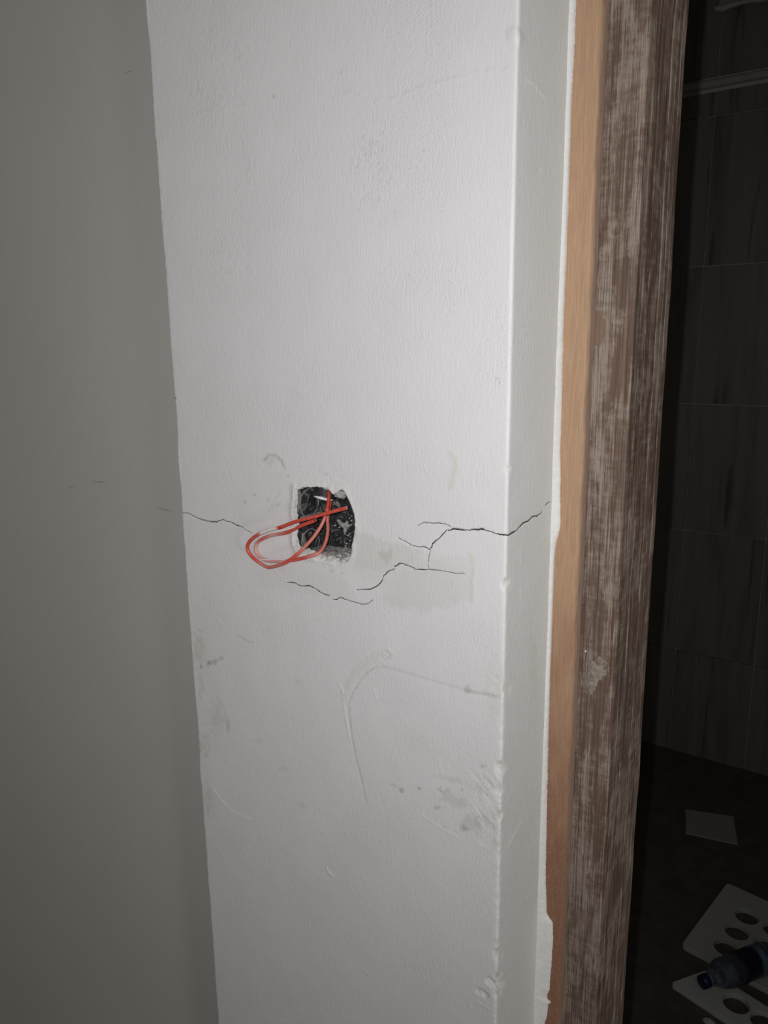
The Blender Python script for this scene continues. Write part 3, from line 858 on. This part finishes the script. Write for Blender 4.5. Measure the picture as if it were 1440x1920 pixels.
tag(from_bm('trim_1', bm, M_TRIM), 'half round pale tile trim running across the upper tiled wall', None, None, 'structure')

# pale covered box high on the tiled wall, only its rounded lower end in view
M_SHELL = simple('pale_plastic', (.27, .265, .24), .6, .1, 30)
wbx = empty('wall_box', (-.42, Y_TILE, 2.42))
tag(wbx, 'pale rounded box with lumpy lower lip high on the tiled wall', 'box')
from_bm('housing', box_bm(-.638, -.20, Y_TILE - .030, Y_TILE - .0005, 2.432, 2.70, .010), M_SHELL, wbx, True)
bm = bmesh.new(); n = 60; prev = None
for i in range(n + 1):
    t = i / n; x = -.642 + t * .446
    bul = .004 * math.exp(-((t - .30) / .07) ** 2) + .003 * math.exp(-((t - .05) / .03) ** 2) + .001 * math.sin(19 * t)
    ring = [bm.verts.new((x, Y_TILE - .032 + (.007 + bul * .5) * math.cos(a), 2.430 - bul * .8 + (.007 + bul) * math.sin(a))) for a in np.linspace(0, 2 * math.pi, 12, endpoint=False)]
    if prev:
        for k in range(12): bm.faces.new((prev[k], prev[(k + 1) % 12], ring[(k + 1) % 12], ring[k]))
    else: bm.faces.new(ring)
    prev = ring
bm.faces.new(prev[::-1])
from_bm('lower_lip', bm, simple('pale_lip', (.38, .375, .345), .6, .1, 60), wbx, True)

# ------------------------------------------------------------------ junction box in the hole
BX0, BX1 = on_y(556, 985, .005)[0] - .0004, X_L + HOLE[:, 0].max() + .004
BZ0, BZ1 = on_y(600, 1044, .005)[2] - .001, HOLE[:, 1].max() + .004
BY0, BY1 = .0042, .0470
jb = empty('junction_box', ((BX0 + BX1) / 2, BY1, BZ0))
tag(jb, 'black recessed electrical box with grey smears inside the broken wall hole', 'electrical box')
bm = bmesh.new(); th = .002
def quad(bm, *p): bm.faces.new([bm.verts.new(q) for q in p])
for (x0, x1, y0, y1, z0, z1) in ((BX0 - th, BX0, BY0, BY1, BZ0 - th, BZ1 + th), (BX1, BX1 + th, BY0, BY1, BZ0 - th, BZ1 + th),
                                 (BX0, BX1, BY0, BY1, BZ0 - th, BZ0), (BX0, BX1, BY0, BY1, BZ1, BZ1 + th)):
    box_bm(x0, x1, y0, y1, z0, z1, bm=bm)
from_bm('side_walls', bm, M_BOX, jb)
# slightly uneven back with lumps of cement
def sheet(name, m, parent, nu, nv, fn, smooth=True):
    v = [fn(i / nu, j / nv) for j in range(nv + 1) for i in range(nu + 1)]
    f = [(j * (nu + 1) + i, j * (nu + 1) + i + 1, (j + 1) * (nu + 1) + i + 1, (j + 1) * (nu + 1) + i) for j in range(nv) for i in range(nu)]
    return pydata(name, v, f, m, parent, smooth)
def back(a, b):
    x, z = BX0 - .001 + a * (BX1 - BX0 + .002), BZ0 - .001 + b * (BZ1 - BZ0 + .002)
    return (x, BY1 - .001 - .0014 * vnoise(np.array([[x * 160, z * 160]]), 51)[0], z)
sheet('back_plate', M_BOX, jb, 30, 30, back)
# knockout rings and depth rib on the left wall of the box
def wall_ring(name, yc, zc, r, rt, m, parent, a0=0, a1=360):
    v, f = [], []; n = 40; closed = a1 - a0 >= 360
    for i in range(n + (0 if closed else 1)):
        a = math.radians(a0 + (a1 - a0) * i / n)
        for rr, hx in ((r - rt, .0002), (r - rt * .5, .0011), (r + rt * .5, .0011), (r + rt, .0002)):
            v.append((BX0 + hx, yc + rr * math.cos(a), zc + rr * math.sin(a)))
    cnt = len(v) // 4
    for i in range(cnt if closed else cnt - 1):
        j = (i + 1) % cnt
        f += [(i * 4 + k, i * 4 + k + 1, j * 4 + k + 1, j * 4 + k) for k in range(3)]
    return pydata(name, v, f, m, parent, True)
def onbox(x, y):                                     # crop pixel -> point on the left inner wall
    return on_x(*c1(x, y), BX0)
k1 = onbox(765, 540); k2 = onbox(775, 880)
zr = onbox(790, 645)
wall_ring('knockout_ring', k1[1], k1[2], .0155, .0007, M_RIDGE, jb)
wall_ring('knockout_ring', k2[1], k2[2] - .002, .0150, .0007, M_RIDGE, jb)
ra, rb = onbox(690, 678), onbox(900, 625)
bm = box_bm(BX0 - .0005, BX0 + .0022, max(BY0 + .003, ra[1]), min(BY1 - .002, rb[1] + .004), (ra[2] + rb[2]) / 2 - .0022, (ra[2] + rb[2]) / 2 + .0022, .0008)
from_bm('rib', bm, M_RIDGE, jb)
# upright pale band where the box wall meets the plaster
p0 = onbox(700, 420); p1 = onbox(690, 620)
def smear(a, b):
    z = p0[2] + (p1[2] - p0[2]) * b
    y = BY0 + .004 + (a * .0055) * (1 - .5 * abs(b - .3)) + .002 * math.sin(5 * b)
    return (BX0 + .0004 + .0008 * math.sin(math.pi * a) * vnoise(np.array([[a * 5, b * 14]]), 61)[0], y, z)
sheet('plaster_smear', M_RIDGE, jb, 6, 20, smear)
q0 = onbox(740, 800); q1 = onbox(690, 960)
def smear2(a, b):
    z = q0[2] + (q1[2] - q0[2]) * b
    y = BY0 + .006 + a * (.003 + .010 * b) + .003 * (1 - b)
    return (BX0 + .0004 + .0011 * math.sin(math.pi * a) * vnoise(np.array([[a * 5, b * 9]]), 62)[0], y, z)
sheet('plaster_smear', M_RIDGE, jb, 8, 16, smear2)
# pale smears on the back plate
def blot(name, poly, m, Y, parent, th=.0012):
    P = [on_y(*c1(x, y), Y) for x, y in poly]; c = np.mean(P, axis=0)
    n = len(P); v = [(c[0], Y - th, c[2])]
    for s, t in ((.55, th), (.88, th * .8), (1.0, -.0008)):
        v += [(c[0] + (p[0] - c[0]) * s, Y - t * rng.uniform(.7, 1.15), c[2] + (p[2] - c[2]) * s) for p in P]
    f = [(0, 1 + k, 1 + (k + 1) % n) for k in range(n)]
    for q in range(2):
        f += [(1 + q * n + k, 1 + (q + 1) * n + k, 1 + (q + 1) * n + (k + 1) % n, 1 + q * n + (k + 1) % n) for k in range(n)]
    return pydata(name, v, f, m, parent)
YB_ = BY1 - .0022
blot('cement_smear', [(1010, 690), (1035, 690), (1060, 715), (1085, 725), (1105, 700), (1118, 710), (1115, 730), (1140, 738), (1130, 760), (1112, 765), (1100, 800), (1085, 830), (1078, 800), (1085, 770), (1060, 760), (1035, 735)], M_CEMENT, YB_, jb)
blot('cement_smear', [(985, 530), (1010, 520), (1035, 545), (1050, 575), (1040, 590), (1015, 570), (985, 550)], M_RIDGE, YB_, jb)
blot('cement_smear', [(1060, 600), (1100, 610), (1108, 625), (1075, 632), (1050, 620)], M_RIDGE, YB_, jb)
blot('cement_smear', [(925, 930), (965, 932), (985, 945), (960, 948), (930, 942)], M_CEMENT, YB_ - .004, jb, .0016)
for x, y in ((1130, 680), (1145, 740), (1133, 880), (1105, 905), (1095, 930), (1040, 760), (1000, 745), (1128, 820), (1148, 700), (1118, 835), (1150, 660)):
    s = rng.uniform(2.5, 5)
    blot('paint_speck', [(x + s * math.cos(a), y + s * 1.3 * math.sin(a)) for a in np.linspace(0, 6.28, 7, endpoint=False)], M_FILL, YB_, jb, .001)
# cement left on the floor of the box, in lumps
def cem(a, b):
    x = BX0 + .001 + a * (BX1 - BX0 - .002); y = BY0 - .004 + b * (BY1 - BY0 + .003)
    n1 = vnoise(np.array([[x * 150, y * 150]]), 71)[0]; n2 = vnoise(np.array([[x * 420, y * 420]]), 72)[0]
    edge = math.sin(math.pi * min(1, a * 1.02)) ** .4
    hh = .0006 + (.0055 * n1 + .0022 * n2) * edge * (.35 + .9 * math.exp(-((a - .62) / .3) ** 2)) * (1 - .35 * b)
    return (x, y, BZ0 + hh)
sheet('cement_lumps', M_CEMENT, jb, 44, 24, cem, False)
# cement lump wedged at the top right of the opening
def rock(name, c, r, m, parent, seed):
    bm = bmesh.new(); bmesh.ops.create_icosphere(bm, subdivisions=3, radius=1)
    for v in bm.verts:
        d = np.array(v.co)
        k = .75 + .5 * vnoise(np.array([d * 2.2 + 7]), seed)[0] + .2 * (vnoise(np.array([d * 6 + 3]), seed + 1)[0] - .5)
        v.co = Vector((c[0] + r[0] * d[0] * k, c[1] + r[1] * d[1] * k, c[2] + r[2] * d[2] * k))
    return from_bm(name, bm, m, parent)
cl = on_y(*c1(1055, 462), .009)
rock('cement_lump', (cl[0], .0085, cl[2] + .0005), (.0075, .006, .0050), M_CEMENT, jb, 81)
cl = on_y(*c1(905, 440), .008)
rock('plaster_lump', (cl[0] + .003, .0085, cl[2] + .006), (.0055, .0045, .0040), M_RIM, jb, 83)
cl = on_y(*c1(760, 968), .012)
rock('cement_lump', (cl[0], .0125, cl[2]), (.0026, .003, .0026), M_CEMENT, jb, 85)
for x, y, r, s in ((625, 590, .0030, 91), (642, 655, .0036, 92), (616, 700, .0024, 93), (628, 520, .0022, 94), (622, 880, .0022, 95), (900, 1045, .0040, 96), (985, 1050, .0046, 97), (1070, 1060, .0042, 98), (1120, 1010, .0030, 99), (1030, 1020, .0040, 101), (940, 1020, .0030, 102), (820, 1030, .0022, 103)):
    p = on_y(*c1(x, y), .004)
    rock('plaster_crumb', (p[0], .0045, p[2]), (r, r * .8, r * .75), M_RIM if x < 700 else M_CEMENT, jb, s)

# conduit end hanging from the top of the box
CR = .0118
cp = on_y(*c1(905, 480), .030)
cond = empty('conduit_pipe', (cp[0] - .0006, .031, cp[2]))
tag(cond, 'dark dusty conduit end with torn white rim above the red wires', 'conduit')
bm = bmesh.new(); n = 36
def rim_z(a): return cp[2] - .0004 - .0020 * math.cos(a) + .0004 * math.sin(a * 3)
ringz = [(cp[2] + .03, 1.0), (cp[2] + .020, 1.0), (cp[2] + .010, 1.0), (cp[2] + .004, 1.01), (cp[2], 1.0)]
prev = None
for kk, (z, s) in enumerate(ringz):
    ring = [bm.verts.new((cp[0] + CR * s * math.cos(a), .031 + CR * s * math.sin(a), z if kk < 4 else rim_z(a))) for a in np.linspace(0, 2 * math.pi, n, endpoint=False)]
    if prev:
        for k in range(n): bm.faces.new((prev[k], prev[(k + 1) % n], ring[(k + 1) % n], ring[k]))
    prev = ring
ring = [bm.verts.new((cp[0] + CR * .84 * math.cos(a), .031 + CR * .84 * math.sin(a), rim_z(a))) for a in np.linspace(0, 2 * math.pi, n, endpoint=False)]
for k in range(n): bm.faces.new((prev[k], prev[(k + 1) % n], ring[(k + 1) % n], ring[k]))
prev = ring
ring = [bm.verts.new((cp[0] + CR * .84 * math.cos(a), .031 + CR * .84 * math.sin(a), cp[2] + .03)) for a in np.linspace(0, 2 * math.pi, n, endpoint=False)]
for k in range(n): bm.faces.new((prev[k], prev[(k + 1) % n], ring[(k + 1) % n], ring[k]))
from_bm('pipe', bm, M_BOX, cond, True)
def torn(i0, i1, hgt, out, m, name):
    v, f = [], []; N = 26
    for i in range(N + 1):
        t = i / N; a = math.radians(i0 + (i1 - i0) * t)
        tp = math.sin(math.pi * t) ** .6
        r = CR + out
        zb = rim_z(a) - .0006
        for q, (rr, dz) in enumerate(((r, 0), (r + .0004, hgt * tp * (.8 + .4 * rng.random())), (r - .0012, hgt * tp), (r - .0014, -.0004))):
            v.append((cp[0] + rr * math.cos(a), .031 + rr * math.sin(a), zb + dz))
        if i:
            o = (i - 1) * 4
            f += [(o + k, o + (k + 1) % 4, o + 4 + (k + 1) % 4, o + 4 + k) for k in range(4)]
    return pydata(name, v, f, m, cond)
torn(236, 352, .0028, .0008, M_WHITE, 'torn_rim')
torn(180, 250, .0017, .0006, M_RIDGE, 'dusty_rim')

# ------------------------------------------------------------------ wires
RED, PINK, PALE, WHT = (.62, .070, .042), (.62, .175, .140), (.66, .34, .30), (.80, .74, .70)
def catmull(P, n=6):
    P = np.array(P, float); out = []
    for i in range(len(P) - 1):
        p0, p1, p2, p3 = P[max(i - 1, 0)], P[i], P[i + 1], P[min(i + 2, len(P) - 1)]
        for k in range(n):
            t = k / n
            out.append(.5 * (2 * p1 + (p2 - p0) * t + (2 * p0 - 5 * p1 + 4 * p2 - p3) * t * t + (3 * p1 - p0 - 3 * p2 + p3) * t ** 3))
    out.append(P[-1]); return np.array(out)
def tube(pts, r, ns=14):
    n = len(pts); tg = np.gradient(pts, axis=0); tg /= np.linalg.norm(tg, axis=1)[:, None]
    ref = np.array([0, 1.0, 0]); v = []
    for i in range(n):
        a = ref - tg[i] * (ref @ tg[i]); a /= np.linalg.norm(a); b = np.cross(tg[i], a); ref = a
        rr = r * (1 + .03 * math.sin(i * 1.7))
        v += [pts[i] + rr * (math.cos(q) * a + math.sin(q) * b) for q in np.linspace(0, 2 * math.pi, ns, endpoint=False)]
    f = [(i * ns + k, i * ns + (k + 1) % ns, (i + 1) * ns + (k + 1) % ns, (i + 1) * ns + k) for i in range(n - 1) for k in range(ns)]
    f += [tuple(range(ns)), tuple((n - 1) * ns + k for k in range(ns))[::-1]]
    return v, f
def wire(name, label, path, r=.00195):
    root = empty(name, tuple(on_y(*c1(path[0][0], path[0][1]), path[0][2])))
    tag(root, label, 'wire', 'red wires out of the junction box')
    P = catmull([on_y(*c1(x, y), Y) for x, y, Y, c in path])
    C = np.clip(catmull([c for *_, c in path]), .01, .9)
    v, f = tube(P, r)
    ins = pydata('insulation', v, f, M_WIRE, root, True)
    at = ins.data.attributes.new('tint', 'FLOAT_COLOR', 'POINT')
    at.data.foreach_set('color', np.c_[np.repeat(C, 14, axis=0), np.ones(len(v))].ravel())
    d = P[-1] - P[-2]; d /= np.linalg.norm(d)
    v, f = tube(np.array([P[-1] - d * .0005, P[-1] + d * .0004, P[-1] + d * .0009]), r * .55, 10)
    pydata('copper_core', v, f, M_COPPER, root)
    return root
R_, P_, A_, W_ = RED, PINK, PALE, WHT
wire('electrical_wire', 'outer red wire loop with white painted stretch, longer cut end over the black box',
     [(942, 440, .026, R_), (943, 495, .022, R_), (938, 550, .019, R_), (922, 625, .015, R_), (897, 700, .012, P_), (860, 772, .008, P_), (790, 870, .002, P_), (700, 965, -.004, P_), (640, 1020, -.0075, R_), (570, 1070, -.0095, R_), (500, 1100, -.0095, P_), (440, 1117, -.008, P_), (390, 1120, -.0065, P_), (335, 1092, -.006, P_), (272, 1045, -.0065, R_), (228, 995, -.0075, R_), (210, 950, -.008, R_), (219, 905, -.009, R_), (258, 860, -.0095, R_), (318, 820, -.010, P_), (345, 808, -.010, W_), (400, 787, -.0105, W_), (470, 770, -.011, W_), (500, 764, -.0115, R_), (540, 750, -.012, R_), (610, 722, -.012, R_), (700, 694, -.012, R_), (800, 670, -.0115, R_), (900, 642, -.0105, R_), (1000, 614, -.0095, R_), (1085, 592, -.0085, R_), (1100, 588, -.0085, P_)])
wire('electrical_wire', 'inner dusty pink wire loop, its shorter end stopping at the box middle',
     [(960, 440, .033, R_), (958, 495, .030, R_), (952, 555, .027, R_), (940, 625, .025, R_), (932, 700, .0225, P_), (936, 770, .020, P_), (928, 845, .016, P_), (908, 912, .011, P_), (880, 965, .005, P_), (840, 998, .000, P_), (780, 1020, -.0035, P_), (700, 1042, -.0048, R_), (620, 1058, -.0042, P_), (540, 1066, -.0034, A_), (460, 1068, -.003, A_), (390, 1062, -.003, A_), (335, 1040, -.003, A_), (297, 1000, -.003, A_), (283, 955, -.0032, A_), (294, 910, -.0034, A_), (325, 878, -.0038, P_), (380, 850, -.0045, P_), (440, 832, -.005, A_), (520, 818, -.0058, P_), (575, 806, -.0064, R_), (640, 772, -.0075, R_), (720, 737, -.008, R_), (826, 699, -.0075, R_)])
# streak of white paint between the two wire runs
v, f = tube(catmull([on_y(*c1(x, y), Y) for x, y, Y in ((520, 792, -.0092), (560, 783, -.0095), (605, 768, -.0098), (645, 752, -.0102))]), .00085, 8)
w1 = [o for o in bpy.data.objects if o.name == 'electrical_wire'][0]
pydata('dried_paint', v, f, M_WHITE, w1, True)['label'] = 'white dried paint string between the wire runs'
v, f = tube(catmull([on_y(*c1(x, y), Y) for x, y, Y in ((330, 1052, -.0045), (400, 1053, -.0042), (480, 1052, -.0042), (560, 1054, -.0044))]), .0006, 8)
w2 = bpy.data.objects['electrical_wire.001']
pydata('dried_paint', v, f, M_WHITE, w2, True)['label'] = 'white dried paint along the lower run'

# ------------------------------------------------------------------ things on the bathroom floor
def slab(name, origin, ang, outline, holes, th, mat, label):
    """flat sheet with round holes; local axes b (along), a (across)"""
    pts = [Vector(p) for p in outline]; n0 = len(pts)
    ed = [(i, (i + 1) % n0) for i in range(n0)]
    for (hx, hy, hr) in holes:
        k0 = len(pts); m = 28
        pts += [Vector((hx + hr * math.cos(t), hy + hr * math.sin(t))) for t in np.linspace(0, 2 * math.pi, m, endpoint=False)]
        ed += [(k0 + i, k0 + (i + 1) % m) for i in range(m)]
    res = delaunay_2d_cdt(pts, ed, [], 0, 1e-6, False)
    V = np.array([tuple(v) for v in res[0]]); T = [tuple(t) for t in res[2]]
    keep = []
    for t in T:
        c = V[list(t)].mean(0)
        if in_poly(c[None], outline)[0] and all(math.hypot(c[0] - hx, c[1] - hy) > hr * .99 for hx, hy, hr in holes): keep.append(t)
    bm = bmesh.new()
    bv = [bm.verts.new((p[0], p[1], th)) for p in V]
    for t in keep: bm.faces.new([bv[i] for i in t])
    r = bmesh.ops.extrude_face_region(bm, geom=list(bm.faces))
    for e in r['geom']:
        if isinstance(e, bmesh.types.BMVert): e.co.z = 0
    loose = [v for v in bm.verts if not v.link_faces]
    bmesh.ops.delete(bm, geom=loose, context='VERTS')
    o = from_bm(name, bm, mat)
    o.location = origin; o.rotation_euler = (0, 0, ang)
    md = o.modifiers.new('edge', 'BEVEL'); md.width = .006; md.segments = 3; md.limit_method = 'ANGLE'; md.angle_limit = math.radians(50)
    return tag(o, label, 'foam sheet', 'perforated foam sheets on the bathroom floor')
TH = .014
def rounded(pts, r=.012, n=4):
    out = []
    for i in range(len(pts)):
        p0, p1, p2 = (np.array(pts[(i + k) % len(pts)], float) for k in (-1, 0, 1))
        d0 = (p0 - p1) / np.linalg.norm(p0 - p1); d2 = (p2 - p1) / np.linalg.norm(p2 - p1)
        a, b = p1 + d0 * r, p1 + d2 * r
        for k in range(n + 1):
            t = k / n; out.append(tuple((1 - t) ** 2 * a + 2 * t * (1 - t) * p1 + t * t * b))
    return out
HR = .0285
oa = on_z(1278, 1770, TH)
slab('foam_sheet', (oa[0], oa[1], 0), math.radians(-8.8), rounded([(0, 0), (.42, 0), (.42, .30), (0, .30)]),
     [(.084 + .069 * i, .0635 + .071 * j, HR) for i in range(5) for j in range(3)], TH, M_FOAM,
     'far white perforated foam sheet lying on the dark floor beyond the bottle')
ob = on_z(1259, 1842, TH)
slab('foam_sheet', (ob[0], ob[1], 0), math.radians(-15), rounded([(0, 0), (.48, 0), (.48, .10), (.10, .10), (.034, .093)], .006),
     [(.125 + .0615 * i, .056, HR) for i in range(5)], TH, M_FOAM2,
     'near white perforated foam strip under the plastic bottle cap')

tile_q = [on_z(x, y, .004) for x, y in ((1285, 1517), (1375, 1530), (1384, 1583), (1286, 1562))]
bm = bmesh.new()
t0 = [bm.verts.new((p[0], p[1], 0)) for p in tile_q]; t1 = [bm.verts.new((p[0], p[1], .004)) for p in tile_q]
bm.faces.new(t0[::-1]); bm.faces.new(t1)
for k in range(4): bm.faces.new((t0[k], t0[(k + 1) % 4], t1[(k + 1) % 4], t1[k]))
bmesh.ops.bevel(bm, geom=list(bm.edges), offset=.001, segments=1, affect='EDGES')
tag(from_bm('tile_offcut', bm, M_PAPER), 'dusty pale square tile offcut lying alone on the dark floor', 'tile')
c = on_z(1330, 1916, .006)
tag(rock('plaster_scrap', (c[0], c[1], .006), (.013, .008, .006), M_FOAM, None, 111), 'tiny pale plaster scrap on the floor before the near foam strip', 'debris')

# bottle lying over the sheets
def bottle():
    BR = .031
    pc = on_z(1326, 1838, TH + BR + .004)
    p_far = on_z(1423, 1799, TH + BR + .004)
    ax = np.array([p_far[0] - pc[0], p_far[1] - pc[1], 0]); ax /= np.linalg.norm(ax)
    root = empty('plastic_bottle', tuple(pc))
    zax = Vector(ax); q = zax.to_track_quat('Z', 'Y')
    root.rotation_mode = 'QUATERNION'; root.rotation_quaternion = q
    tag(root, 'crumpled clear plastic bottle with dark blue cap lying on the foam', 'bottle')
    def lathe(name, pr, m, ns=36, crumple=0, caps=True, rib=0):
        v, f = [], []
        for i, (s, r) in enumerate(pr):
            for k in range(ns):
                a = 2 * math.pi * k / ns
                rr = r * (1 + (rib if k % 2 else 0))
                if crumple: rr += crumple * (vnoise(np.array([[math.cos(a) * 2.2 + 5, math.sin(a) * 2.2 + 5, s * 55]]), 121)[0] - .5) + crumple * .35 * (vnoise(np.array([[math.cos(a) * 7 + 5, math.sin(a) * 7 + 5, s * 190]]), 122)[0] - .5)
                v.append((rr * math.cos(a), rr * math.sin(a), s))
        for i in range(len(pr) - 1):
            f += [(i * ns + k, i * ns + (k + 1) % ns, (i + 1) * ns + (k + 1) % ns, (i + 1) * ns + k) for k in range(ns)]
        if caps: f += [tuple(range(ns))[::-1], tuple((len(pr) - 1) * ns + k for k in range(ns))]
        me = bpy.data.meshes.new(name); me.from_pydata([tuple(map(float, p)) for p in v], [], f); me.update()
        o = link_mesh(name, me, m, None, True); o.parent = root; return o
    t = NT('clear_bottle_plastic')
    t.set('Base Color', (.50, .56, .70, 1)); t.set('Roughness', .09); t.set('Transmission Weight', .94); t.set('IOR', 1.35)
    m_cl = t.m
    m_cap = simple('navy_cap', (.006, .010, .050), .35)
    m_lab = simple('navy_label', (.007, .009, .028), .35, .3, 90)
    m_lab2 = simple('pale_blue_band', (.10, .15, .22), .35, .2, 120)
    lathe('cap', [(-.017, .0132), (-.0162, .0145), (-.002, .0150), (0, .0148)], m_cap, 40, 0, True, .03)
    pr = [(0.0, .0125), (.006, .0128), (.008, .016), (.010, .0135)] + [(.012 + .05 * t_, .0135 + (BR - .0135) * math.sin(t_ * math.pi / 2) ** .8) for t_ in np.linspace(0, 1, 9)]
    pr += [(.066 + .004 * i, BR - (.0014 if i % 3 == 0 else 0)) for i in range(30)]
    pr += [(.187, BR * .97), (.192, BR * .80)]
    lathe('body', pr, m_cl, 40, .0075)
    lathe('label', [(.090 + .004 * i, BR + .0024) for i in range(12)], m_lab, 40, .0030, False)
    lathe('pale_band', [(.139 + .004 * i, BR + .0025) for i in range(5)], m_lab2, 40, .0030, False)
bottle()
